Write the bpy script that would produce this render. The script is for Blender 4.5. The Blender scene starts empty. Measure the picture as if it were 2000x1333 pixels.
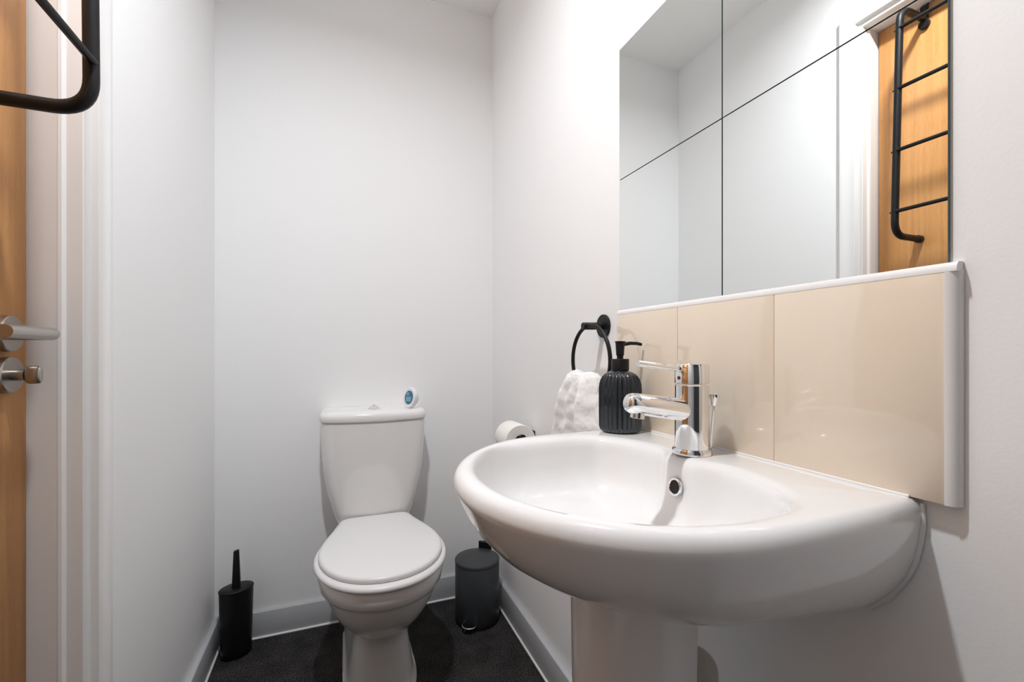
import bpy, bmesh, math, random
import numpy as np
from mathutils import Vector, Matrix, noise

scene = bpy.context.scene
C = scene.collection
PI = math.pi
random.seed(4)

# ------------------------------------------------------------------ camera
cam_d = bpy.data.cameras.new('camera')
cam_d.sensor_width = 36.0
cam_d.lens = 869.0 / 2000.0 * 36.0
cam_d.shift_y = 20.5 / 2000.0
cam_d.clip_start = 0.01
cam = bpy.data.objects.new('camera', cam_d)
C.objects.link(cam)
cam.location = (0, 0, 1.0)
cam.rotation_euler = (PI / 2, 0, -math.atan(340.0 / 869.0))
scene.camera = cam

# ------------------------------------------------------------------ light / exposure
w = bpy.data.worlds.new('world')
scene.world = w
w.use_nodes = True
w.node_tree.nodes['Background'].inputs[0].default_value = (0.5, 0.52, 0.55, 1)
w.node_tree.nodes['Background'].inputs[1].default_value = 0.02
scene.view_settings.view_transform = 'Standard'
scene.view_settings.look = 'None'
scene.view_settings.gamma = 1.0
scene.view_settings.use_curve_mapping = False
scene.view_settings.exposure = 0.0
LAMP = (-0.02, 0.56, 2.395)
LAMP_W = 17.3
LAMP_COL = (0.955, 0.983, 1.022)
try:
    scene.cycles.max_bounces = 16
    scene.cycles.diffuse_bounces = 8
    scene.cycles.glossy_bounces = 8
    scene.cycles.caustics_reflective = False
    scene.cycles.caustics_refractive = False
except Exception:
    pass

# ------------------------------------------------------------------ room dimensions (metres)
XL, XR, YB, YF, ZC = -0.39, 0.606, 1.776, -1.00, 2.405
DY0, DY1, DZ = 0.165, 0.925, 2.05      # door opening in the left wall
XD = -0.452                            # room-side face of the door leaf

# ------------------------------------------------------------------ materials
def mat(name, col, rough=0.5, metal=0.0, spec=0.5, coat=0.0, bump=None, var=None, trans=0.0, ior=1.45, sheen=0.0):
    m = bpy.data.materials.new(name)
    m.use_nodes = True
    nt = m.node_tree
    b = nt.nodes['Principled BSDF']
    b.inputs['Base Color'].default_value = (*col, 1)
    b.inputs['Roughness'].default_value = rough
    b.inputs['Metallic'].default_value = metal
    b.inputs['Specular IOR Level'].default_value = spec
    b.inputs['Coat Weight'].default_value = coat
    b.inputs['Coat Roughness'].default_value = 0.03
    b.inputs['Transmission Weight'].default_value = trans
    b.inputs['IOR'].default_value = ior
    if sheen:
        b.inputs['Sheen Weight'].default_value = sheen
    tc = nt.nodes.new('ShaderNodeTexCoord')
    if var:                                    # (scale xyz, amount, noise scale)
        mp = nt.nodes.new('ShaderNodeMapping')
        mp.inputs['Scale'].default_value = var[0]
        nt.links.new(tc.outputs['Object'], mp.inputs['Vector'])
        n = nt.nodes.new('ShaderNodeTexNoise')
        n.inputs['Scale'].default_value = var[2]
        n.inputs['Detail'].default_value = 6
        nt.links.new(mp.outputs[0], n.inputs['Vector'])
        r = nt.nodes.new('ShaderNodeValToRGB')
        a = var[1]
        r.color_ramp.elements[0].position = 0.3
        r.color_ramp.elements[1].position = 0.7
        r.color_ramp.elements[0].color = (*[max(0, c * (1 - a)) for c in col], 1)
        r.color_ramp.elements[1].color = (*[min(1, c * (1 + a)) for c in col], 1)
        nt.links.new(n.outputs['Fac'], r.inputs[0])
        nt.links.new(r.outputs[0], b.inputs['Base Color'])
    if bump:                                   # (noise scale, strength, distance)
        n2 = nt.nodes.new('ShaderNodeTexNoise')
        n2.inputs['Scale'].default_value = bump[0]
        n2.inputs['Detail'].default_value = 4
        nt.links.new(tc.outputs['Object'], n2.inputs['Vector'])
        bp = nt.nodes.new('ShaderNodeBump')
        bp.inputs['Strength'].default_value = bump[1]
        bp.inputs['Distance'].default_value = bump[2]
        nt.links.new(n2.outputs['Fac'], bp.inputs['Height'])
        nt.links.new(bp.outputs[0], b.inputs['Normal'])
    return m

def wood_mat():
    m = mat('beech_veneer', (0.50, 0.25, 0.09), rough=0.38)
    nt = m.node_tree
    b = nt.nodes['Principled BSDF']
    tc = nt.nodes.new('ShaderNodeTexCoord')
    mp = nt.nodes.new('ShaderNodeMapping')
    mp.inputs['Scale'].default_value = (1, 22, 0.8)
    nt.links.new(tc.outputs['Object'], mp.inputs['Vector'])
    n = nt.nodes.new('ShaderNodeTexNoise')
    n.inputs['Scale'].default_value = 3.0
    n.inputs['Detail'].default_value = 5
    n.inputs['Distortion'].default_value = 0.4
    nt.links.new(mp.outputs[0], n.inputs['Vector'])
    mp2 = nt.nodes.new('ShaderNodeMapping')
    mp2.inputs['Scale'].default_value = (1, 260, 14)
    nt.links.new(tc.outputs['Object'], mp2.inputs['Vector'])
    n2 = nt.nodes.new('ShaderNodeTexNoise')
    n2.inputs['Scale'].default_value = 3.0
    n2.inputs['Detail'].default_value = 2
    nt.links.new(mp2.outputs[0], n2.inputs['Vector'])
    mx = nt.nodes.new('ShaderNodeMix')
    mx.inputs[0].default_value = 0.35
    nt.links.new(n.outputs['Fac'], mx.inputs[2])
    nt.links.new(n2.outputs['Fac'], mx.inputs[3])
    r = nt.nodes.new('ShaderNodeValToRGB')
    r.color_ramp.elements[0].position = 0.32
    r.color_ramp.elements[1].position = 0.68
    r.color_ramp.elements[0].color = (0.46, 0.205, 0.064, 1)
    r.color_ramp.elements[1].color = (0.66, 0.335, 0.118, 1)
    nt.links.new(mx.outputs[0], r.inputs[0])
    nt.links.new(r.outputs[0], b.inputs['Base Color'])
    return m

def carpet_mat():
    m = mat('black_speckled_floor', (0.012, 0.011, 0.011), rough=0.9, spec=0.25)
    nt = m.node_tree
    b = nt.nodes['Principled BSDF']
    tc = nt.nodes.new('ShaderNodeTexCoord')
    n = nt.nodes.new('ShaderNodeTexNoise')
    n.inputs['Scale'].default_value = 330
    n.inputs['Detail'].default_value = 3
    nt.links.new(tc.outputs['Object'], n.inputs['Vector'])
    n3 = nt.nodes.new('ShaderNodeTexNoise')
    n3.inputs['Scale'].default_value = 14
    n3.inputs['Detail'].default_value = 4
    nt.links.new(tc.outputs['Object'], n3.inputs['Vector'])
    mx = nt.nodes.new('ShaderNodeMix')
    mx.inputs[0].default_value = 0.15
    nt.links.new(n.outputs['Fac'], mx.inputs[2])
    nt.links.new(n3.outputs['Fac'], mx.inputs[3])
    r = nt.nodes.new('ShaderNodeValToRGB')
    e = r.color_ramp.elements
    e[0].position = 0.46; e[0].color = (0.005, 0.0048, 0.0048, 1)
    e[1].position = 0.64; e[1].color = (0.10, 0.093, 0.090, 1)
    nt.links.new(mx.outputs[0], r.inputs[0])
    nt.links.new(r.outputs[0], b.inputs['Base Color'])
    bp = nt.nodes.new('ShaderNodeBump')
    bp.inputs['Strength'].default_value = 0.8
    bp.inputs['Distance'].default_value = 0.003
    nt.links.new(n.outputs['Fac'], bp.inputs['Height'])
    nt.links.new(bp.outputs[0], b.inputs['Normal'])
    return m

def emit_mat(name, col, strength):
    m = bpy.data.materials.new(name)
    m.use_nodes = True
    b = m.node_tree.nodes['Principled BSDF']
    b.inputs['Base Color'].default_value = (*col, 1)
    b.inputs['Emission Color'].default_value = (*col, 1)
    b.inputs['Emission Strength'].default_value = strength
    return m

M = {
    'wall': mat('white_wall_paint', (0.87, 0.87, 0.87), 0.62, spec=0.35, bump=(230, 0.10, 0.0015)),
    'dark_wall': mat('dark_fill_cut', (0.05, 0.05, 0.052), 0.6, bump=(150, 0.1, 0.002)),  # invented dark colour for the unseen end wall, cuts fill and darkens chrome reflections
    'ceiling': mat('white_ceiling_paint', (0.88, 0.88, 0.87), 0.8, spec=0.2, bump=(90, 0.1, 0.002)),
    'trim': mat('white_gloss_paint', (0.82, 0.81, 0.80), 0.28, bump=(60, 0.08, 0.001)),
    'skirting': mat('pale_grey_paint', (0.50, 0.51, 0.53), 0.45, bump=(60, 0.05, 0.001)),
    'sealant': mat('white_sealant', (0.82, 0.81, 0.80), 0.5),
    'floor': carpet_mat(),
    'door': wood_mat(),
    'black': mat('black_powder_coat', (0.007, 0.007, 0.008), 0.45, spec=0.35),
    'matte_black': mat('black_plastic', (0.006, 0.006, 0.007), 0.40, spec=0.35),
    'steel': mat('brushed_steel', (0.42, 0.39, 0.36), 0.32, metal=1.0),
    'chrome': mat('polished_chrome', (0.86, 0.86, 0.87), 0.04, metal=1.0),
    'ceramic': mat('white_glazed_ceramic', (0.815, 0.813, 0.810), 0.12, coat=0.6),
    'pan_ceramic': mat('white_pan_ceramic', (0.82, 0.81, 0.80), 0.14, coat=0.5),
    'seat': mat('white_seat_plastic', (0.79, 0.78, 0.78), 0.32),
    'mirror': mat('silvered_glass', (0.93, 0.95, 0.94), 0.0, metal=1.0),
    'mirror_edge': mat('green_glass_edge', (0.10, 0.16, 0.15), 0.15),
    'tile': mat('cream_glazed_tile', (0.80, 0.69, 0.56), 0.06, coat=0.6, var=((1, 1, 1), 0.015, 6)),
    'grout': mat('cream_grout', (0.86, 0.81, 0.74), 0.7),
    'pvc': mat('white_plastic_edging', (0.80, 0.79, 0.78), 0.3),
    'glass_bottle': mat('smoked_ribbed_glass', (0.018, 0.024, 0.030), 0.08, coat=0.4, spec=0.5),
    'towel': mat('white_terry_cloth', (0.90, 0.89, 0.88), 0.95, spec=0.1, bump=(520, 0.5, 0.002), sheen=0.2),
    'paper': mat('white_tissue_paper', (0.86, 0.845, 0.80), 0.95, spec=0.1, bump=(300, 0.2, 0.001)),
    'card': mat('brown_card_tube', (0.16, 0.12, 0.09), 0.9),
    'bin': mat('charcoal_painted_metal', (0.042, 0.046, 0.050), 0.36),
    'waste_pipe': mat('off_white_pipe_plastic', (0.62, 0.58, 0.53), 0.35),
    'dark_hole': mat('dark_cavity', (0.02, 0.015, 0.013), 0.7),
    'gadget': mat('white_gadget_plastic', (0.84, 0.84, 0.86), 0.3),
    'lcd': mat('blue_lcd_glass', (0.045, 0.16, 0.28), 0.08),
    'lcd_light': mat('pale_blue_lcd_segment', (0.20, 0.38, 0.48), 0.15),
    'red': mat('red_indicator', (0.35, 0.02, 0.02), 0.3),
    'lens': emit_mat('frosted_lamp_lens', (1.0, 0.965, 0.93), 6.0),
}

# ------------------------------------------------------------------ helpers
def link(name, me, m, parent=None, smooth=True, loc=None):
    o = bpy.data.objects.new(name, me)
    C.objects.link(o)
    if m is not None:
        me.materials.append(m)
    if smooth:
        for p in me.polygons:
            p.use_smooth = True
    if parent is not None:
        o.parent = parent
    if loc is not None:
        o.location = loc
    return o

def mesh(name, verts, faces, m, parent=None, smooth=True, sharp=None):
    me = bpy.data.meshes.new(name)
    me.from_pydata([tuple(v) for v in verts], [], faces)
    me.validate()
    bm = bmesh.new(); bm.from_mesh(me)
    bmesh.ops.remove_doubles(bm, verts=bm.verts, dist=1e-6)
    bmesh.ops.recalc_face_normals(bm, faces=bm.faces)
    bm.to_mesh(me); bm.free()
    o = link(name, me, m, parent, smooth)
    if smooth and sharp:
        me.set_sharp_from_angle(angle=math.radians(sharp))
    return o

def tag(o, label=None, cat=None, kind=None, group=None):
    if label: o['label'] = label
    if cat: o['category'] = cat
    if kind: o['kind'] = kind
    if group: o['group'] = group
    return o

def thing(name, label, cat, loc=(0, 0, 0), kind=None, group=None):
    o = bpy.data.objects.new(name, None)
    o.empty_display_size = 0.05
    C.objects.link(o)
    o.location = loc
    tag(o, label, cat, kind, group)
    return o

def box(name, lo, hi, m, parent=None, bevel=0.0, seg=2, off=(0, 0, 0)):
    bm = bmesh.new()
    lo = Vector(lo) - Vector(off); hi = Vector(hi) - Vector(off)
    bmesh.ops.create_cube(bm, size=1.0)
    for v in bm.verts:
        v.co = Vector([(lo[i] + hi[i]) / 2 + v.co[i] * (hi[i] - lo[i]) for i in range(3)])
    if bevel:
        bmesh.ops.bevel(bm, geom=list(bm.edges), offset=bevel, segments=seg, affect='EDGES', profile=0.5)
    me = bpy.data.meshes.new(name)
    bm.to_mesh(me); bm.free()
    o = link(name, me, m, parent, smooth=bool(bevel))
    if bevel:
        me.set_sharp_from_angle(angle=math.radians(50))
    return o

def boxes(name, lst, m, parent=None):
    V, Fc = [], []
    for lo, hi in lst:
        b = len(V)
        for x in (lo[0], hi[0]):
            for y in (lo[1], hi[1]):
                for z in (lo[2], hi[2]):
                    V.append((x, y, z))
        for f in ((0, 1, 3, 2), (4, 6, 7, 5), (0, 4, 5, 1), (2, 3, 7, 6), (0, 2, 6, 4), (1, 5, 7, 3)):
            Fc.append(tuple(b + i for i in f))
    me = bpy.data.meshes.new(name)
    me.from_pydata(V, [], Fc)
    return link(name, me, m, parent, smooth=False)

def loft(name, rings, m, parent=None, cap0=True, cap1=True, closed=True, sharp=40, smooth=True):
    n = len(rings[0])
    V = [p for r in rings for p in r]
    Fc = []
    for k in range(len(rings) - 1):
        for i in range(n if closed else n - 1):
            j = (i + 1) % n
            Fc.append((k * n + i, k * n + j, (k + 1) * n + j, (k + 1) * n + i))
    if cap0: Fc.append(tuple(range(n - 1, -1, -1)))
    if cap1: Fc.append(tuple((len(rings) - 1) * n + i for i in range(n)))
    return mesh(name, V, Fc, m, parent, smooth, sharp)

def circ(c, ax, r, n=32, rb=None, rot=0.0):
    ax = Vector(ax).normalized()
    t = Vector((0, 0, 1)) if abs(ax.z) < 0.9 else Vector((1, 0, 0))
    u = ax.cross(t).normalized(); v = ax.cross(u).normalized()
    rb = r if rb is None else rb
    c = Vector(c)
    return [c + u * (r * math.cos(a + rot)) + v * (rb * math.sin(a + rot)) for a in [2 * PI * i / n for i in range(n)]]

def lathe(name, c, ax, prof, m, parent=None, n=40, cap0=True, cap1=True, sharp=40):
    """prof: list of (distance along axis, radius)"""
    ax = Vector(ax).normalized(); c = Vector(c)
    return loft(name, [circ(c + ax * h, ax, max(r, 1e-4), n) for h, r in prof], m, parent, cap0, cap1, sharp=sharp)

def fillet(pts, r, seg=8):
    pts = [Vector(p) for p in pts]
    out = [pts[0]]
    for i in range(1, len(pts) - 1):
        a, b, c = pts[i - 1], pts[i], pts[i + 1]
        rr = min(r, (a - b).length * 0.49, (c - b).length * 0.49)
        p0 = b + (a - b).normalized() * rr; p1 = b + (c - b).normalized() * rr
        for k in range(seg + 1):
            t = k / seg
            out.append(p0 * (1 - t) ** 2 + b * 2 * t * (1 - t) + p1 * t * t)
    out.append(pts[-1])
    return out

def tube(name, pts, r, m, parent=None, n=14, closed=False, sharp=50, cap=True):
    pts = [Vector(p) for p in pts]
    N = len(pts)
    rings = []
    prev_u = None
    for i, p in enumerate(pts):
        if closed:
            t = (pts[(i + 1) % N] - pts[i - 1]).normalized()
        else:
            t = (pts[min(i + 1, N - 1)] - pts[max(i - 1, 0)]).normalized()
        if prev_u is None:
            h = Vector((0, 0, 1)) if abs(t.z) < 0.9 else Vector((1, 0, 0))
            u = t.cross(h).normalized()
        else:
            u = (prev_u - t * prev_u.dot(t)).normalized()
        prev_u = u
        v = t.cross(u)
        rr = r[i] if isinstance(r, (list, tuple)) else r
        rings.append([p + u * (rr * math.cos(a)) + v * (rr * math.sin(a)) for a in [2 * PI * k / n for k in range(n)]])
    if closed:
        rings.append(rings[0])
    return loft(name, rings, m, parent, cap and not closed, cap and not closed, sharp=sharp)

def resample(poly, n, closed=True):
    P = np.array([tuple(p) for p in poly], float)
    if closed:
        P = np.vstack([P, P[:1]])
    d = np.r_[0, np.cumsum(np.linalg.norm(np.diff(P, axis=0), axis=1))]
    t = np.linspace(0, d[-1], n + 1)[:-1] if closed else np.linspace(0, d[-1], n)
    return np.stack([np.interp(t, d, P[:, k]) for k in range(P.shape[1])], 1)

# ================================================================== the setting
T = 0.12
tag(box('floor', (XL - T, YF - T, -0.05), (XR + T, YB + T, 0), M['floor']),
    'black speckled textured floor of the small toilet room', 'floor', 'structure')
tag(box('ceiling', (XL - T, YF - T, ZC), (XR + T, YB + T, ZC + 0.05), M['ceiling']),
    'plain white ceiling above the small toilet room', 'ceiling', 'structure')
tag(box('wall_back', (XL - T, YB, 0), (XR + T, YB + T, ZC), M['wall']),
    'white painted wall behind the toilet cistern', 'wall', 'structure')
tag(box('wall_right', (XR, YF, 0), (XR + T, YB, ZC), M['wall']),
    'white painted wall carrying the mirror, splashback and basin', 'wall', 'structure')
tag(box('wall_front', (XL - T, YF - T, 0), (XR + T, YF, ZC), M['dark_wall']),
    'unseen wall opposite the toilet, behind the viewer, made dark to cut fill light', 'wall', 'structure')
o_ = 0.03
tag(boxes('wall_left', [((XL - T, YF, 0), (XL, DY0 - o_, ZC)), ((XL - T, DY1 + o_, 0), (XL, YB, ZC)),
                        ((XL - T, DY0 - o_, DZ + o_), (XL, DY1 + o_, ZC))], M['wall']),
    'white painted wall with the wooden door in it', 'wall', 'structure')

# skirting boards with a sealant bead along the floor
def skirting(name, lo, hi, label, bead):
    e = thing(name, label, 'baseboard', (lo[0], lo[1], 0), 'structure')
    box('board', lo, hi, M['skirting'], e, 0.003, 2, off=(lo[0], lo[1], 0))
    tube('sealant_bead', [Vector(p) - Vector((lo[0], lo[1], 0)) for p in bead], 0.0045, M['sealant'], e, n=8)
SK = 0.018
skirting('baseboard_back', (XL + SK + 0.001, YB - 0.013, 0), (XR - SK - 0.001, YB, 0.092), 'grey skirting board along the foot of the wall behind the toilet',
         [(XL + SK + 0.004, YB - 0.014, 0.003), (XR - SK - 0.004, YB - 0.014, 0.003)])
skirting('baseboard_right', (XR - SK, YF, 0), (XR, YB, 0.100), 'grey skirting board running under the basin and behind the bin',
         [(XR - SK - 0.001, YF + 0.002, 0.003), (XR - SK - 0.001, YB - 0.015, 0.003)])
skirting('baseboard_left', (XL, 0.999, 0), (XL + SK, YB, 0.100), 'grey skirting board between the door frame and the toilet brush corner',
         [(XL + SK + 0.001, 1.001, 0.003), (XL + SK + 0.001, YB - 0.015, 0.003)])

skirting('baseboard_front', (XL + SK + 0.001, YF, 0), (XR - SK - 0.001, YF + SK, 0.100), 'grey skirting board on the wall opposite the toilet',
         [(XL + SK + 0.004, YF + SK + 0.001, 0.003), (XR - SK - 0.004, YF + SK + 0.001, 0.003)])
skirting('baseboard_left_near', (XL, YF, 0), (XL + SK, DY0 - 0.074, 0.100), 'grey skirting board on the hinge side of the wooden door',
         [(XL + SK + 0.001, YF + 0.02, 0.003), (XL + SK + 0.001, DY0 - 0.076, 0.003)])

# door frame : moulded architrave + lining, mitred round the opening
tr = thing('trim_1', 'white painted moulded door frame around the wooden door', 'door frame', (XL, (DY0 + DY1) / 2, 0), 'structure')
def sweep(name, prof, m, parent):
    off = parent.location
    V, Fc = [], []
    for o, x in prof:
        for p in ((x, DY1 + o, 0.0), (x, DY1 + o, DZ + o), (x, DY0 - o, DZ + o), (x, DY0 - o, 0.0)):
            V.append(Vector(p) - off)
    n = len(prof)
    for k in range(n):
        j = (k + 1) % n
        for s in range(3):
            Fc.append((k * 4 + s, k * 4 + s + 1, j * 4 + s + 1, j * 4 + s))
    Fc.append(tuple(k * 4 for k in range(n))); Fc.append(tuple(k * 4 + 3 for k in range(n)))
    return mesh(name, V, Fc, m, parent, True, 28)
sweep('lining', [(0.0, -0.505), (0.0, -0.417), (0.028, -0.417), (0.028, -0.505)], M['trim'], tr)
sweep('architrave', [(0.0, -0.4165), (0.001, -0.412), (0.0035, -0.4095), (0.006, -0.4085), (0.0065, -0.400), (0.008, -0.3885), (0.011, -0.386),
                     (0.016, -0.3845), (0.020, -0.3835), (0.0212, -0.379), (0.023, -0.3738), (0.026, -0.3722), (0.066, -0.3712), (0.0715, -0.3735),
                     (0.072, -0.3898), (0.0285, -0.3898), (0.0285, -0.4165)], M['trim'], tr)

# ------------------------------------------------------------------ door leaf and furniture
dr = thing('door_1', 'beech veneered flush door with steel lever handle', 'door', (XD, (DY0 + DY1) / 2, 0), 'structure')
DO = dr.location
def rel(p, o): return Vector(p) - Vector(o)
box('door_leaf', rel((XD - 0.04, DY0 + 0.003, 0.006), DO), rel((XD, DY1 - 0.0035, DZ - 0.004), DO), M['door'], dr, 0.001, 1)
HY, HZ = 0.8727, 1.026
def rose(z):
    return lathe('rose', rel((XD, HY, z), DO), (1, 0, 0), [(0, 0.0265), (0.008, 0.0265), (0.0095, 0.025), (0.0095, 0.012)], M['steel'], dr, 40)
r1 = rose(HZ)
lev = tube('lever', [rel(p, DO) for p in fillet([(XD + 0.009, HY, HZ), (XD + 0.056, HY, HZ), (XD + 0.056, HY - 0.110, HZ)], 0.012, 8)], 0.0092, M['steel'], dr, n=24)
r2 = rose(HZ - 0.0605)
lathe('spindle', rel((XD + 0.0095, HY, HZ - 0.0605), DO), (1, 0, 0), [(0, 0.0085), (0.014, 0.0085)], M['steel'], r2, 24)
loft('thumb_turn', [[rel((XD + x, HY + ry * math.cos(a), HZ - 0.0605 + rz * math.sin(a)), DO) for a in [2 * PI * i / 28 for i in range(28)]]
                    for x, ry, rz in ((0.0235, 0.004, 0.009), (0.0245, 0.0065, 0.0125), (0.027, 0.0072, 0.0135), (0.037, 0.0066, 0.0135), (0.040, 0.0055, 0.0125), (0.041, 0.003, 0.010))],
     M['steel'], r2, sharp=60)

# ------------------------------------------------------------------ black ladder towel rail hooked over the door
LX = -0.328
rail = thing('towel_rail', 'black metal ladder towel rail hooked over the wooden door', 'towel rail', (XD, 0.58, 1.33))
RO = rail.location
Y1, Y2 = 0.805, 0.355
for yy, sgn in ((Y1, 1), (Y2, -1)):
    up = tube('upright', [rel(p, RO) for p in fillet([(XD + 0.004, yy + 0.006 * sgn, 1.343), (LX, yy + 0.007 * sgn, 1.343), (LX, yy - 0.007 * sgn, 2.005), (XD + 0.008, yy - 0.007 * sgn, 2.005)], 0.045, 10)],
              0.0095, M['black'], rail, n=18)
    lathe('foot_cap', rel((XD + 0.0005, yy + 0.006 * sgn, 1.343), RO), (1, 0, 0), [(0, 0.0115), (0.012, 0.0115), (0.013, 0.0100)], M['matte_black'], up, 20)
    # strap that goes up the door face and over its top edge
    pr = []
    for (x, z) in ((XD + 0.0005, 1.985), (XD + 0.0005, DZ - 0.0034), (XD - 0.035, DZ - 0.0034), (XD - 0.035, DZ - 0.002), (XD + 0.0030, DZ - 0.002), (XD + 0.0080, DZ - 0.008), (XD + 0.0080, 1.985)):
        pr.append((x, z))
    yc = yy - 0.007 * sgn
    loft('door_hook', [[rel((x, yc + d, z), RO) for x, z in pr] for d in (-0.009, 0.009)], M['black'], rail, smooth=False)
    lathe('hook_disc', rel((XD + 0.0005, yc, 1.989), RO), (1, 0, 0), [(0, 0.014), (0.0085, 0.014), (0.0095, 0.013)], M['black'], rail, 24)
for z in (1.945, 1.770, 1.590, 1.412):
    k = (z - 1.343) / 0.662
    ya = Y1 + 0.007 - 0.014 * k; yb = Y2 - 0.007 + 0.014 * k
    rg = tube('rung', [rel((LX + 0.004, ya, z), RO), rel((LX + 0.004, yb, z), RO)], 0.0055, M['black'], rail, n=14)
    lathe('screw', rel((LX, ya + 0.0090, z), RO), (0, 1, 0), [(0, 0.003), (0.003, 0.003), (0.004, 0.002)], M['black'], rg, 10)

# ------------------------------------------------------------------ ceiling downlight
dl = thing('ceiling_downlight', 'small round downlight in the ceiling near the door', 'ceiling light', (LAMP[0], LAMP[1], ZC))
lathe('bezel', (0, 0, 0), (0, 0, -1), [(0, 0.048), (0.003, 0.048), (0.005, 0.044), (0.005, 0.036), (0.002, 0.036)], M['chrome'], dl, 48, cap0=False, cap1=False)
lathe('lens', (0, 0, -0.0005), (0, 0, -1), [(0, 0.0355), (0.0015, 0.0355)], M['lens'], dl, 40)
ld = bpy.data.lights.new('downlight_lamp', 'AREA')
ld.shape = 'DISK'; ld.size = 0.075; ld.energy = LAMP_W; ld.color = LAMP_COL; ld.spread = math.radians(163)
lo = bpy.data.objects.new('downlight_lamp', ld); C.objects.link(lo)
lo.parent = dl; lo.location = (0, 0, -0.008)

# ================================================================== mirror of four square mirror tiles
mr = thing('wall_mirror', 'large wall mirror made of four square mirror tiles above the cream splashback', 'mirror', (XR, 0.565, 1.094))
MX = 0.601
for (a, b) in ((0.5684, 0.8605), (0.2705, 0.5658)):
    for (c, d) in ((1.0938, 1.3910), (1.3932, 1.6910)):
        g = box('mirror_tile', rel((MX, a, c), mr.location), rel((XR, b, d), mr.location), M['mirror_edge'], mr, 0.0)
        g.data.materials.append(M['mirror'])
        for p in g.data.polygons:
            if p.normal.x < -0.9: p.material_index = 1

# ================================================================== cream tiled splashback with white edging
sp = thing('splashback', 'cream tiled splashback with white plastic edging behind the basin', 'splashback', (XR, 0.56, 0.839))
SO = sp.location
box('grout_bed', rel((XR - 0.0120, 0.2700, 0.8384), SO), rel((XR, 0.8575, 1.0845), SO), M['grout'], sp)
for a, b in ((0.2695, 0.4651), (0.4661, 0.6635), (0.6645, 0.8580)):
    box('tile', rel((XR - 0.0132, a, 0.8384), SO), rel((XR - 0.0119, b, 1.0845), SO), M['tile'], sp, 0.0005, 2)
tube('sealant_bead', [rel((XR - 0.0140, y, 0.8388), SO) for y in (0.300, 0.40, 0.52, 0.66, 0.785)], 0.0016, M['sealant'], sp, n=8)
# quarter-round edging
def qr(n=8, r=0.0095):
    return [(-0.0135 + r * 0.55 * (1 - math.cos(t)), r * math.sin(t)) for t in [PI / 2 * i / n for i in range(n + 1)]]
prof = [(-0.0135, -0.001)] + [(-0.0135 + 0.006 * (1 - math.cos(PI / 2 * i / 8)), 0.0092 * math.sin(PI / 2 * i / 8)) for i in range(9)] + [(-0.0005, 0.0092), (-0.0005, -0.001)]
loft('edging', [[rel((XR + x, y, 1.0845 + z), SO) for x, z in prof] for y in (0.8585, 0.2595)], M['pvc'], sp, sharp=50)
prof2 = [(-0.0140, 0.0)] + [(-0.0140 + 0.009 * (1 - math.cos(PI / 2 * i / 8)), 0.0105 * math.sin(PI / 2 * i / 8)) for i in range(9)] + [(-0.0005, 0.0105), (-0.0005, 0.0)]
loft('edging', [[rel((XR + x, 0.2693 - y, z), SO) for x, y in prof2] for z in (0.8385, 1.0850)], M['pvc'], sp, sharp=50)

# ================================================================== basin on pedestal
YC = 0.541
ZT = 0.838
bs = thing('pedestal_basin', 'white ceramic wash basin standing on a pedestal under the mirror', 'basin', (XR, YC, 0))
BO = bs.location
# plan of the outer rim: u = distance from the wall, v = half width
half = [(0.0, 0.248), (0.06, 0.2535), (0.12, 0.257), (0.19, 0.2575), (0.25, 0.2525), (0.30, 0.240), (0.345, 0.218), (0.385, 0.186), (0.42, 0.145), (0.445, 0.100), (0.460, 0.052), (0.4650, 0.0)]
def smooth_half(pts, n):
    P = np.array(pts)
    d = np.r_[0, np.cumsum(np.linalg.norm(np.diff(P, axis=0), axis=1))]
    # cubic (Catmull-Rom) resample
    t = np.linspace(0, d[-1], n)
    out = []
    for q in t:
        i = min(max(np.searchsorted(d, q) - 1, 0), len(P) - 2)
        f = (q - d[i]) / (d[i + 1] - d[i])
        p0 = P[max(i - 1, 0)]; p1 = P[i]; p2 = P[i + 1]
        p3 = P[i + 2] if i + 2 < len(P) else np.array([P[i][0], -P[i][1]])
        out.append(0.5 * ((2 * p1) + (-p0 + p2) * f + (2 * p0 - 5 * p1 + 4 * p2 - p3) * f * f + (-p0 + 3 * p1 - 3 * p2 + p3) * f ** 3))
    return out
h1 = smooth_half(half, 52)
arc = [(u, -v) for u, v in h1] + [(u, v) for u, v in h1[::-1]][1:]       # near wall corner -> front -> far wall corner
NB = 25
back = [(0.0, 0.248 - 0.496 * (i + 1) / (NB + 1)) for i in range(NB)]
outer = np.array(arc + back)
N0 = len(arc)
# inner bowl edge, same number of samples, chosen by direction from the bowl centre
cu, cv = 0.265, -0.006
def inner_pt(th):
    du, dv = math.cos(th), math.sin(th)                   # +u = to the front
    lo_, hi_ = 0.0, 0.4
    for _ in range(40):
        m_ = (lo_ + hi_) / 2
        u, v = cu + du * m_, cv + dv * m_
        if u > cu:
            ok = ((u - cu) / 0.164) ** 2.25 + (abs(v - cv) / 0.206) ** 2.25 < 1
        else:
            bump = 0.018 * math.exp(-((v) / 0.050) ** 4)
            ok = ((cu - u) / (0.166 - bump)) ** 4.6 + (abs(v - cv) / 0.206) ** 2.5 < 1
        if ok: lo_ = m_
        else: hi_ = m_
    return (cu + du * lo_, cv + dv * lo_)
inner = np.array([inner_pt(math.atan2(v - cv, (u - cu))) for u, v in outer])
def B(u, v, z): return Vector((-u, v, z))                # basin local space (origin at wall, floor)
rings = []
isback = np.array([0.0 if i < N0 else 1.0 for i in range(len(outer))])
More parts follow.
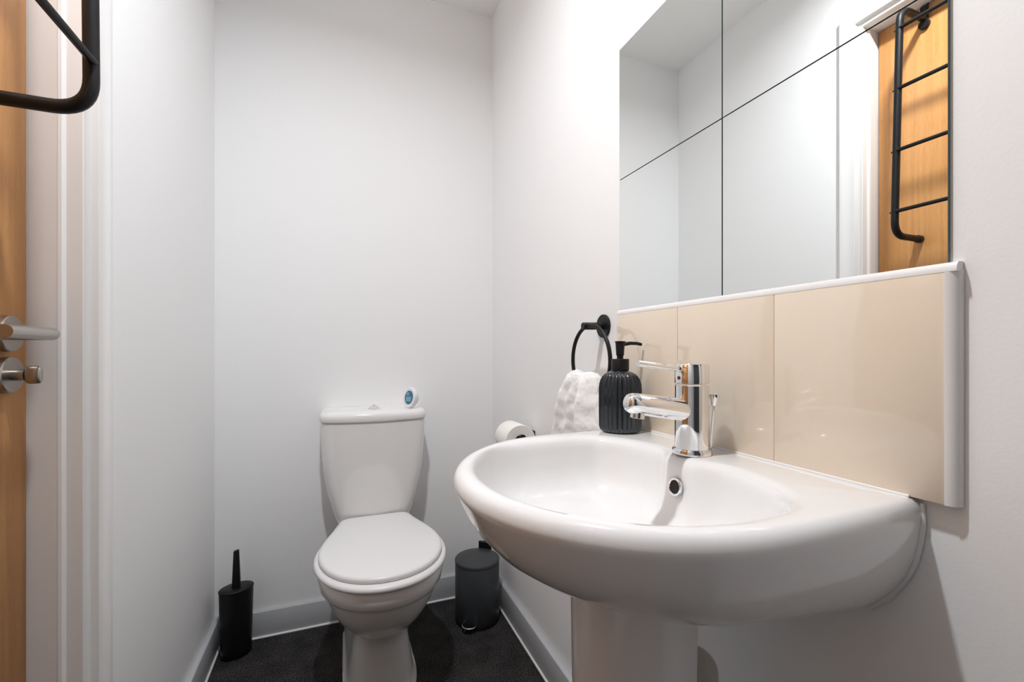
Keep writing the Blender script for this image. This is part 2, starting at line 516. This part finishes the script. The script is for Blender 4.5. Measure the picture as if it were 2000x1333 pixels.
# underside, from the pedestal up to the rim
for z, k, kw in ((0.672, 0.18, 0.25), (0.6735, 0.32, 0.42), (0.676, 0.44, 0.60), (0.682, 0.54, 0.715), (0.690, 0.62, 0.785), (0.700, 0.70, 0.825), (0.715, 0.79, 0.870),
                 (0.730, 0.852, 0.910), (0.746, 0.900, 0.942), (0.766, 0.941, 0.970), (0.786, 0.968, 0.985), (0.803, 0.986, 0.994), (0.812, 0.995, 0.998), (0.818, 1.0, 1.0)):
    rings.append([B(u * k, v * (k + (kw - k) * math.exp(-(u / 0.165) ** 2)), z) for u, v in outer])
dist = np.linalg.norm(inner - outer, axis=1)
def inset_ring(dd, z):                                    # dd = distance in from the outer edge
    return [B(*(outer[i] + (inner[i] - outer[i]) * (dd / dist[i])), z) for i in range(len(outer))]
def edge_ring(ee, z):                                     # ee = distance out from the bowl edge
    return [B(*(inner[i] + (outer[i] - inner[i]) * (ee * min(1.0, (dist[i] - 0.0205) / 0.0225) / dist[i])), z) for i in range(len(outer))]
for dd, z in ((0.0004, 0.8225), (0.0018, 0.8278), (0.0045, 0.8323), (0.0082, 0.8355), (0.012, 0.8373), (0.016, ZT)):
    rings.append(inset_ring(dd, z))
for ee, z in ((0.022, ZT), (0.016, 0.8373), (0.0105, 0.8352), (0.006, 0.8318), (0.0025, 0.8265), (0.0005, 0.8200)):
    rings.append(edge_ring(ee, z))
for k, z in ((0.996, 0.812), (0.984, 0.790), (0.952, 0.768), (0.890, 0.749), (0.77, 0.735), (0.62, 0.726), (0.45, 0.720), (0.25, 0.7165), (0.09, 0.715)):
    c0 = np.array([0.245, 0.0]); c1 = np.array([cu, cv])
    cc = c1 * k + c0 * (1 - k)
    rings.append([B(*(cc + (p - c1) * k), z) for p in inner])
basin = loft('basin', rings, M['ceramic'], bs, cap0=True, cap1=True, sharp=75)
# pedestal
def ped(w, front, backu, z):
    pts = []
    cu2 = 0.185
    for i in range(41):
        a = -PI / 2 + PI * i / 40
        pts.append(B(cu2 + (front - cu2) * math.cos(a) ** 0.85 if math.cos(a) > 0 else cu2, w * math.sin(a), z))
    pts += [B(backu, w, z), B(backu, w - 0.014, z), B(backu, -w + 0.014, z), B(backu, -w, z)]
    return pts
loft('pedestal', [ped(w_, f_, b_, z) for z, w_, f_, b_ in ((0.0, 0.104, 0.305, 0.150), (0.012, 0.104, 0.305, 0.150), (0.02, 0.097, 0.298, 0.155), (0.15, 0.088, 0.288, 0.170), (0.35, 0.086, 0.288, 0.172), (0.55, 0.090, 0.294, 0.172), (0.698, 0.094, 0.296, 0.172))],
     M['ceramic'], bs, sharp=45)
# overflow with chrome ring, drain
OV = B(0.1240, 0.004, 0.792)
ovn = Vector((-1, 0, 0.16))
lathe('overflow_ring', OV, ovn, [(-0.002, 0.0135), (0.0012, 0.0135), (0.0018, 0.0120), (0.0012, 0.0105), (-0.002, 0.0105)], M['chrome'], bs, 32, cap0=False, cap1=False)
lathe('overflow_hole', OV, ovn, [(-0.0025, 0.0105), (0.0004, 0.0105)], M['dark_hole'], bs, 24)
lathe('drain', B(0.245, 0, 0.7152), (0, 0, 1), [(0, 0.032), (0.002, 0.032), (0.003, 0.028), (0.001, 0.020)], M['chrome'], bs, 32)
# sealant bead where the basin meets the wall (near side)
sl = [(0.0045, -0.2482, 0.832)]
for z, k in ((0.815, 1.0), (0.803, 0.995), (0.786, 0.986), (0.766, 0.970), (0.746, 0.942), (0.715, 0.870), (0.690, 0.785)):
    sl.append((0.0045, -0.248 * k - 0.0015, z - 0.001))
tube('sealant_bead', [B(*p) for p in sl], [0.002, 0.0025, 0.003, 0.0028, 0.0035, 0.003, 0.0045, 0.0035], M['sealant'], bs, n=8)

# ------------------------------------------------------------------ waste pipe
wp = thing('waste_pipe', 'off white plastic waste pipe elbow behind the basin pedestal', 'pipe', (0.525, 0.53, 0))
WO = wp.location
tube('pipe', [rel(p, WO) for p in ((0.525, 0.528, 0.0), (0.525, 0.528, 0.493))], 0.0165, M['waste_pipe'], wp, n=24)
tube('elbow', [rel(p, WO) for p in fillet([(0.525, 0.528, 0.488), (0.525, 0.528, 0.522), (0.482, 0.585, 0.527)], 0.034, 10)], 0.0190, M['waste_pipe'], wp, n=24)
lathe('collar', rel((0.525, 0.528, 0.486), WO), (0, 0, 1), [(0, 0.0190), (0.001, 0.0205), (0.006, 0.0205), (0.008, 0.0190)], M['waste_pipe'], wp, 24)

# ================================================================== mixer tap
TX, TY = 0.5255, 0.556
tp = thing('mixer_tap', 'chrome single lever mixer tap on the basin', 'tap', (TX, TY, ZT))
lathe('base_ring', (0, 0, 0.0003), (0, 0, 1), [(0, 0.0300), (0.006, 0.0300), (0.0085, 0.0285), (0.0085, 0.026)], M['chrome'], tp, 48)
lathe('body', (0, 0, 0.0088), (0, 0, 1), [(0, 0.0262), (0.0995, 0.0256), (0.1005, 0.0245)], M['chrome'], tp, 64)
hd = lathe('head', (0, 0, 0.1110), (0, 0, 1), [(0, 0.0248), (0.001, 0.0262), (0.0300, 0.0262), (0.0315, 0.0250), (0.0320, 0.0)], M['chrome'], tp, 64)
tube('lever', [(-0.022, 0, 0.1345), (-0.104, 0.0, 0.1440)], [0.0050, 0.0050], M['chrome'], hd, n=18)
lathe('indicator', (-0.0255, 0.0, 0.1205), (-1, 0, 0), [(0, 0.0028), (0.0016, 0.0028), (0.0020, 0.0020)], M['red'], hd, 16)
# spout: tapering tube ending in a rounded nose
spts, srad = [], []
for t, r in ((0.0, 0.0175), (0.3, 0.0172), (0.6, 0.0166), (0.85, 0.0158), (0.93, 0.0150), (0.97, 0.0128), (0.99, 0.0095), (1.0, 0.004)):
    spts.append((-0.012 - 0.113 * t, 0, 0.0690 + 0.0170 * t)); srad.append(r)
spo = tube('spout', spts, srad, M['chrome'], tp, n=36, sharp=70)
lathe('aerator', (-0.1040, 0, 0.0700), (-0.15, 0, -1), [(0, 0.0105), (0.0085, 0.0105), (0.0090, 0.009), (0.006, 0.0085)], M['chrome'], spo, 28)
pr_ = tube('pop_up_rod', [(0.035, -0.003, 0.0005), (0.0360, -0.010, 0.080)], 0.0022, M['chrome'], tp, n=10)
lathe('knob', (0.0360, -0.0098, 0.0755), (0.01, -0.09, 1), [(0, 0.0042), (0.016, 0.0078), (0.0185, 0.0074), (0.0198, 0.0050)], M['chrome'], pr_, 24)

# ================================================================== ribbed soap dispenser
sd = thing('soap_dispenser', 'dark grey ribbed glass soap dispenser with black pump on the basin', 'soap dispenser', (0.5340, 0.762, ZT))
NR = 30
n_ = NR * 8
prof = [(0.0003, 0.033), (0.001, 0.0365), (0.004, 0.0395), (0.010, 0.0407), (0.050, 0.0409), (0.086, 0.0409), (0.096, 0.0400), (0.104, 0.0377), (0.111, 0.0340), (0.117, 0.0290), (0.121, 0.0220), (0.123, 0.0165), (0.126, 0.0150), (0.130, 0.0150)]
rs = []
for z, r in prof:
    amp = 0.0017 * (1.0 if 0.004 < z < 0.112 else (0.4 if z < 0.118 and z > 0.002 else 0.0))
    rs.append([Vector(((r + amp * (1 - 2 * abs(math.sin(NR * a / 2)) ** 0.8)) * math.cos(a), (r + amp * (1 - 2 * abs(math.sin(NR * a / 2)) ** 0.8)) * math.sin(a), z)) for a in [2 * PI * i / n_ for i in range(n_)]])
loft('bottle', rs, M['glass_bottle'], sd, sharp=80)
pm = lathe('collar', (0, 0, 0.1235), (0, 0, 1), [(0, 0.0165), (0.001, 0.0178), (0.022, 0.0178), (0.0235, 0.0170), (0.0235, 0.008)], M['black'], sd, 40)
lathe('pump_head', (0, 0, 0.1470), (0, 0, 1), [(0, 0.0065), (0.006, 0.0065), (0.0075, 0.0078), (0.030, 0.0092), (0.0335, 0.0096), (0.0345, 0.0108), (0.0358, 0.0108), (0.0362, 0.006)], M['black'], sd, 32)
tube('nozzle', [(0.006, 0, 0.1765), (0.025, 0, 0.1790), (0.042, 0.0, 0.1785), (0.0520, 0.0, 0.1765)], [0.0042, 0.0038, 0.0034, 0.0032], M['black'], sd, n=14)

# ================================================================== towel ring and towel
tg = thing('towel_ring', 'round black towel ring fixed to the wall beside the splashback', 'towel ring', (XR, 0.931, 1.062))
RC = Vector((-0.050, -0.018, -0.083))
lathe('wall_plate', (0, 0, 0), (-1, 0, 0), [(0.0002, 0.0285), (0.004, 0.0285), (0.005, 0.0275), (0.005, 0.009)], M['black'], tg, 40)
lathe('post', (-0.005, 0, 0), (-1, 0, -0.02), [(0, 0.0088), (0.054, 0.0088), (0.0552, 0.0078)], M['black'], tg, 28)
tube('ring', [RC + Vector((0, 0.083 * math.sin(a + 0.1), 0.083 * math.cos(a + 0.1))) for a in [2 * PI * i / 72 for i in range(72)]], 0.0047, M['black'], tg, n=12, closed=True)

# towel : bunched terry cloth pulled through the ring, one thick folded sheet hanging either side
def towel():
    NA, NZ = 160, 90
    key = [(0.952, 0.030, 0.010, 0.945), (0.949, 0.052, 0.016, 0.943), (0.940, 0.066, 0.021, 0.942), (0.920, 0.078, 0.025, 0.945), (0.895, 0.088, 0.027, 0.948), (0.86, 0.103, 0.029, 0.950), (0.82, 0.118, 0.030, 0.950), (0.78, 0.128, 0.030, 0.950), (0.72, 0.130, 0.030, 0.949), (0.64, 0.130, 0.029, 0.948), (0.632, 0.126, 0.026, 0.948)]
    K = np.array(key)[::-1]
    zs = np.r_[np.linspace(0.632, 0.94, NZ - 14), np.linspace(0.942, 0.952, 14)]
    R = []
    for z in zs:
        hw = np.interp(z, K[:, 0], K[:, 1]); hd_ = np.interp(z, K[:, 0], K[:, 2]); yc = np.interp(z, K[:, 0], K[:, 3])
        dep = min(1.0, max(0.0, (0.955 - z) / 0.08))
        r = []
        for i in range(NA):
            a = 2 * PI * i / NA
            sy = math.copysign(abs(math.sin(a)) ** 0.8, math.sin(a)); sx = math.copysign(abs(math.cos(a)) ** 0.75, math.cos(a))
            y = yc + hw * sy
            x = 0.556 + hd_ * sx
            q = (y - 0.945) / hw
            fold = 0.0085 * math.sin(q * 5.2 + 0.6) + 0.004 * math.sin(q * 11 + z * 10)
            if math.cos(a) < 0:
                x += dep * fold * (1 - abs(q) ** 4) - dep * 0.004
            # top dips in the middle like cloth over a ring
            zz = z + (0.010 * q * q * (1 if y > 0.945 else 0.6) - 0.006) * max(0, 1 - (0.955 - z) / 0.05)
            nv = noise.noise(Vector((x * 38, y * 38, z * 38))) * 0.0045 + noise.noise(Vector((x * 160, y * 160, z * 160))) * 0.0016
            dirv = Vector((math.cos(a) * 0.8, math.sin(a), 0)).normalized()
            p = Vector((x, y, zz)) + dirv * nv
            p.x = min(p.x, XR - 0.004)
            r.append(p)
        R.append(r)
    ref = Vector((0.556, 0.945, 0.632))
    return [[p - ref for p in r] for r in R], ref
tr_, ref = towel()
tw = loft('hand_towel', tr_, M['towel'], None, sharp=180)
tw.location = ref
tag(tw, 'white terry hand towel hanging through the black towel ring', 'towel')

# ================================================================== toilet roll on holder
RX, RZ = 0.534, 0.729
hl = thing('toilet_roll_holder', 'black toilet roll holder fixed to the wall beyond the basin', 'roll holder', (XR, 1.37, RZ))
HO = hl.location
box('wall_plate', rel((XR - 0.006, 1.338, 0.695), HO), rel((XR - 0.0002, 1.425, 0.738), HO), M['black'], hl, 0.002)
tube('arm', [rel(p, HO) for p in fillet([(XR - 0.005, 1.408, RZ), (RX, 1.408, RZ), (RX, 1.278, RZ)], 0.012, 6)], 0.0075, M['black'], hl, n=16)
lathe('end_cap', rel((RX, 1.280, RZ), HO), (0, -1, 0), [(0, 0.0125), (0.006, 0.0125), (0.007, 0.0115)], M['black'], hl, 24)
rl = thing('toilet_roll', 'white toilet paper roll on the black wall holder', 'toilet roll', (RX, 1.34, RZ - 0.0115))
lathe('paper', (0, 0.050, 0), (0, -1, 0), [(0, 0.0200), (0.0, 0.050), (0.002, 0.0515), (0.098, 0.0515), (0.100, 0.050), (0.100, 0.0200), (0.0, 0.0200)], M['paper'], rl, 56, cap0=False, cap1=False)
lathe('card_tube', (0, 0.049, 0), (0, -1, 0), [(0, 0.0193), (0.0, 0.0199), (0.098, 0.0199), (0.098, 0.0193), (0.0, 0.0193)], M['card'], rl, 40, cap0=False, cap1=False)

# ================================================================== toilet
CXT = 0.121
tl = thing('toilet', 'white close coupled toilet with its lid down against the far wall', 'toilet', (CXT, 1.45, 0))
TO = tl.location
def outline(yf, yb, hw, hb, yc, n=96, ef=2.1):
    """closed outline, front tip first; y grows to the wall"""
    pts = []
    for i in range(33):
        a = PI / 2 * i / 32
        pts.append((hw * math.sin(a) ** (2 / ef), yc - (yc - yf) * math.cos(a) ** (2 / ef)))
    rc = min(0.035, hb * 0.4)
    for i in range(1, 20):
        t = i / 20
        y = yc + (yb - rc - yc) * t
        pts.append((hw + (hb - hw) * (t * t * (3 - 2 * t) * 0.5 + t * t * 0.5), y))
    for i in range(9):
        a = PI / 2 * i / 8
        pts.append((hb - rc + rc * math.cos(a), yb - rc + rc * math.sin(a)))
    full = pts + [(-x, y) for x, y in pts[::-1]][1:-1] if pts[0][0] < 1e-9 else pts
    full = pts + [(0.0, yb)] + [(-x, y) for x, y in pts[::-1]][:-1]
    return resample(full, n)
def tring(z, *a, **k):
    return [Vector((x, y - TO.y, z)) for x, y in outline(*a, **k)]
# pan bowl and foot
loft('pan', [
    tring(0.000, 1.285, 1.70, 0.108, 0.105, 1.44, ef=2.6), tring(0.012, 1.285, 1.70, 0.108, 0.105, 1.44, ef=2.6), tring(0.016, 1.291, 1.70, 0.101, 0.100, 1.44, ef=2.7),
    tring(0.05, 1.298, 1.70, 0.094, 0.100, 1.43, ef=2.8), tring(0.10, 1.305, 1.69, 0.086, 0.096, 1.42, ef=2.9), tring(0.15, 1.308, 1.68, 0.079, 0.092, 1.42, ef=2.9), tring(0.185, 1.306, 1.67, 0.0755, 0.090, 1.42, ef=2.8),
    tring(0.196, 1.292, 1.67, 0.079, 0.092, 1.42, ef=2.5), tring(0.207, 1.272, 1.67, 0.092, 0.096, 1.41, ef=2.3), tring(0.23, 1.242, 1.67, 0.112, 0.104, 1.40), tring(0.26, 1.212, 1.67, 0.132, 0.112, 1.39), tring(0.30, 1.183, 1.67, 0.150, 0.118, 1.38), tring(0.335, 1.166, 1.67, 0.1615, 0.122, 1.375),
    tring(0.3465, 1.163, 1.67, 0.164, 0.124, 1.37), tring(0.3490, 1.156, 1.68, 0.170, 0.116, 1.37), tring(0.353, 1.153, 1.69, 0.173, 0.115, 1.37), tring(0.375, 1.149, 1.75, 0.176, 0.112, 1.37), tring(0.392, 1.150, 1.772, 0.175, 0.110, 1.37), tring(0.3965, 1.156, 1.772, 0.170, 0.108, 1.37)],
    M['pan_ceramic'], tl, sharp=60)
# seat ring (shows as a rounded band) and lid
loft('seat', [tring(0.3970, 1.152, 1.615, 0.174, 0.120, 1.37), tring(0.3985, 1.145, 1.620, 0.181, 0.124, 1.37), tring(0.404, 1.1405, 1.622, 0.1855, 0.126, 1.37), tring(0.410, 1.142, 1.622, 0.184, 0.126, 1.37), tring(0.4145, 1.147, 1.618, 0.179, 0.122, 1.37), tring(0.4155, 1.155, 1.610, 0.171, 0.118, 1.37)],
     M['seat'], tl, sharp=60)
loft('lid', [tring(0.4158, 1.166, 1.612, 0.166, 0.112, 1.365), tring(0.4175, 1.1605, 1.618, 0.1715, 0.117, 1.365), tring(0.422, 1.159, 1.620, 0.173, 0.118, 1.365), tring(0.4275, 1.1605, 1.619, 0.1715, 0.117, 1.365), tring(0.4310, 1.166, 1.615, 0.166, 0.113, 1.365), tring(0.4325, 1.176, 1.605, 0.156, 0.105, 1.365), tring(0.4330, 1.26, 1.55, 0.08, 0.06, 1.365)],
     M['seat'], tl, sharp=60)
for s in (-1, 1):
    lathe('hinge', Vector((s * 0.075, 1.634 - TO.y, 0.3967)), (0, 0, 1), [(0, 0.011), (0.018, 0.011), (0.022, 0.008)], M['seat'], tl, 20)
# cistern
def cring(z, hw, yf, bow, rc=0.045, n=96, yb=1.7755):
    """plan of the cistern: flat back, bowed front with rounded corners"""
    pts = []
    for i in range(41):
        t = -1 + 2 * i / 40
        x = t * (hw - rc * 0.25)
        pts.append((x, yf + bow * t * t))
    def corner(x0, y0, x1, y1, x2, y2):
        return [((1 - t) ** 2 * x0 + 2 * t * (1 - t) * x1 + t * t * x2, (1 - t) ** 2 * y0 + 2 * t * (1 - t) * y1 + t * t * y2) for t in [i / 10 for i in range(11)]]
    f = [p for p in pts if abs(p[0]) < hw - rc]
    xr = hw - rc
    yr = yf + bow * (xr / (hw - rc * 0.25)) ** 2
    right = corner(xr, yr, hw, yr + bow * 0.35, hw, yr + rc * 1.1)
    left = [(-x, y) for x, y in right[::-1]]
    full = f + right + [(hw, yb - 0.012), (hw - 0.012, yb), (-hw + 0.012, yb), (-hw, yb - 0.012)] + left
    return [Vector((x, y - TO.y, z)) for x, y in resample(full, n)]
ct = loft('cistern', [cring(0.3968, 0.118, 1.634, 0.010), cring(0.402, 0.126, 1.627, 0.012), cring(0.44, 0.136, 1.619, 0.014), cring(0.48, 0.146, 1.612, 0.016), cring(0.53, 0.158, 1.604, 0.018), cring(0.58, 0.1665, 1.598, 0.020), cring(0.64, 0.1725, 1.593, 0.021), cring(0.70, 0.1755, 1.590, 0.022), cring(0.757, 0.1765, 1.588, 0.022)],
     M['pan_ceramic'], tl, sharp=60)
cl = loft('cistern_lid', [cring(0.7572, 0.174, 1.591, 0.022), cring(0.7590, 0.1775, 1.584, 0.023), cring(0.763, 0.1795, 1.582, 0.023), cring(0.776, 0.1795, 1.582, 0.023), cring(0.786, 0.1775, 1.585, 0.023), cring(0.792, 0.173, 1.593, 0.023), cring(0.7945, 0.163, 1.606, 0.022), cring(0.7950, 0.10, 1.66, 0.01)],
     M['pan_ceramic'], tl, sharp=60)
lathe('flush_button', Vector((0.0, 1.672 - TO.y, 0.7945)), (0, 0, 1), [(0, 0.0225), (0.002, 0.0225), (0.0035, 0.0205), (0.0085, 0.013), (0.0105, 0.009), (0.0108, 0.0042), (0.0135, 0.004), (0.014, 0.0)], M['chrome'], cl, 40)

# ------------------------------------------------------------------ small oval thermometer on the cistern lid
th = thing('digital_thermometer', 'small white oval gadget with blue screen standing on the cistern lid', 'thermometer', (0.246, 1.640, 0.7951))
nrm = Vector((-0.80, -0.58, 0.16)).normalized()
side = Vector((0, 0, 1)).cross(nrm).normalized()
upv = nrm.cross(side).normalized()
cen = Vector((0.0, 0.0, 0.0372))
def oval(d, a, b, dz=0.0, n=40):
    r = []
    for i in range(n):
        t = 2 * PI * i / n
        p = cen + nrm * d + side * (a * math.cos(t)) + upv * (b * math.sin(t) + dz)
        p.z = max(p.z, 0.0002)
        r.append(p)
    return r
bd = loft('case', [oval(-0.020, 0.018, 0.024), oval(-0.018, 0.023, 0.030), oval(-0.010, 0.028, 0.0355), oval(0.004, 0.0305, 0.0372), oval(0.008, 0.0298, 0.0365), oval(0.0095, 0.027, 0.034), oval(0.0085, 0.024, 0.030)], M['gadget'], th, sharp=60)
loft('screen', [oval(0.0080, 0.0195, 0.0245), oval(0.0098, 0.0195, 0.0245), oval(0.0101, 0.0188, 0.0238)], M['lcd'], bd, sharp=50)
for (sx, sz, wx, wz) in ((0.001, -0.006, 0.013, 0.009), (-0.0055, 0.0125, 0.0065, 0.005)):
    c_ = cen + nrm * 0.0104 + side * sx + upv * sz
    mesh('display_panel', [c_ + side * wx + upv * wz, c_ - side * wx + upv * wz, c_ - side * wx - upv * wz, c_ + side * wx - upv * wz], [(0, 1, 2, 3)], M['lcd_light'], bd, smooth=False)

# ================================================================== toilet brush
tb = thing('toilet_brush', 'black oval toilet brush holder with its handle standing in the far corner', 'toilet brush', (-0.312, 1.698, 0))
ang = math.radians(22)
def oring(a, b, z, n=48):
    return [Vector((a * math.cos(t) * math.cos(ang) - b * math.sin(t) * math.sin(ang), a * math.cos(t) * math.sin(ang) + b * math.sin(t) * math.cos(ang), z)) for t in [2 * PI * i / n for i in range(n)]]
loft('holder', [oring(0.040, 0.028, 0.0005), oring(0.043, 0.031, 0.002), oring(0.0445, 0.0325, 0.006), oring(0.047, 0.035, 0.100), oring(0.0495, 0.0375, 0.212), oring(0.0495, 0.0375, 0.2165)], M['matte_black'], tb, sharp=50)
loft('holder_lid', [oring(0.0500, 0.0380, 0.2168), oring(0.0508, 0.0388, 0.2180), oring(0.0508, 0.0388, 0.2205), oring(0.0495, 0.0375, 0.2220), oring(0.02, 0.014, 0.2226)], M['matte_black'], tb, sharp=50)
def hring(a, b, z, sl_=0.0, n=24):
    return [Vector((math.copysign(abs(math.cos(t)) ** 0.6, math.cos(t)) * a, math.copysign(abs(math.sin(t)) ** 0.6, math.sin(t)) * b, z + sl_ * math.cos(t))) for t in [2 * PI * i / n for i in range(n)]]
loft('handle', [hring(0.0125, 0.0100, 0.2222), hring(0.0118, 0.0095, 0.250), hring(0.0098, 0.008, 0.30), hring(0.0080, 0.0068, 0.342, 0.002), hring(0.0074, 0.006, 0.3435, 0.002)], M['matte_black'], tb, sharp=50)

# ================================================================== pedal bin
pbn = thing('pedal_bin', 'small charcoal pedal bin in the corner beside the toilet', 'bin', (0.486, 1.600, 0))
lathe('base_ring', (0, 0, 0.0003), (0, 0, 1), [(0, 0.079), (0.001, 0.081), (0.010, 0.081), (0.012, 0.080)], M['matte_black'], pbn, 56)
lathe('body', (0, 0, 0.012), (0, 0, 1), [(0, 0.0815), (0.001, 0.0822), (0.203, 0.0822), (0.2045, 0.081)], M['bin'], pbn, 64)
pl = lathe('lid', (0, 0, 0.2175), (0, 0, 1), [(0, 0.081), (0.0008, 0.0832), (0.0075, 0.0832), (0.0100, 0.0815), (0.0125, 0.070), (0.0145, 0.045), (0.0150, 0.0)], M['bin'], pbn, 64)
pd = Vector((-0.056, -0.076, 0)).normalized()
pp = Vector((-pd.y, pd.x, 0))
# chrome loop pedal
loop = []
for i in range(17):
    a = -PI / 2 + PI * i / 16
    loop.append(pd * (0.086 + 0.022 * math.cos(a)) + pp * (0.0235 * math.sin(a)) + Vector((0, 0, 0.024)))
loop = [pd * 0.0765 + pp * -0.0235 + Vector((0, 0, 0.026))] + loop + [pd * 0.0765 + pp * 0.0235 + Vector((0, 0, 0.026))]
tube('pedal', loop, 0.0032, M['chrome'], pbn, n=12)
lathe('pedal_pad', pd * 0.089 + Vector((0, 0, 0.0215)), (0, 0, 1), [(0, 0.0150), (0.003, 0.0150)], M['matte_black'], pbn, 24)
hc = -pd * 0.086
loft('hinge', [[hc + pp * (0.026 * math.copysign(abs(math.cos(t)) ** 0.5, math.cos(t))) + pd * (0.0075 * math.copysign(abs(math.sin(t)) ** 0.5, math.sin(t)) - 0.006) + Vector((0, 0, z)) for t in [2 * PI * i / 24 for i in range(24)]] for z in (0.190, 0.192, 0.244, 0.249)],
     M['matte_black'], pbn, sharp=50)
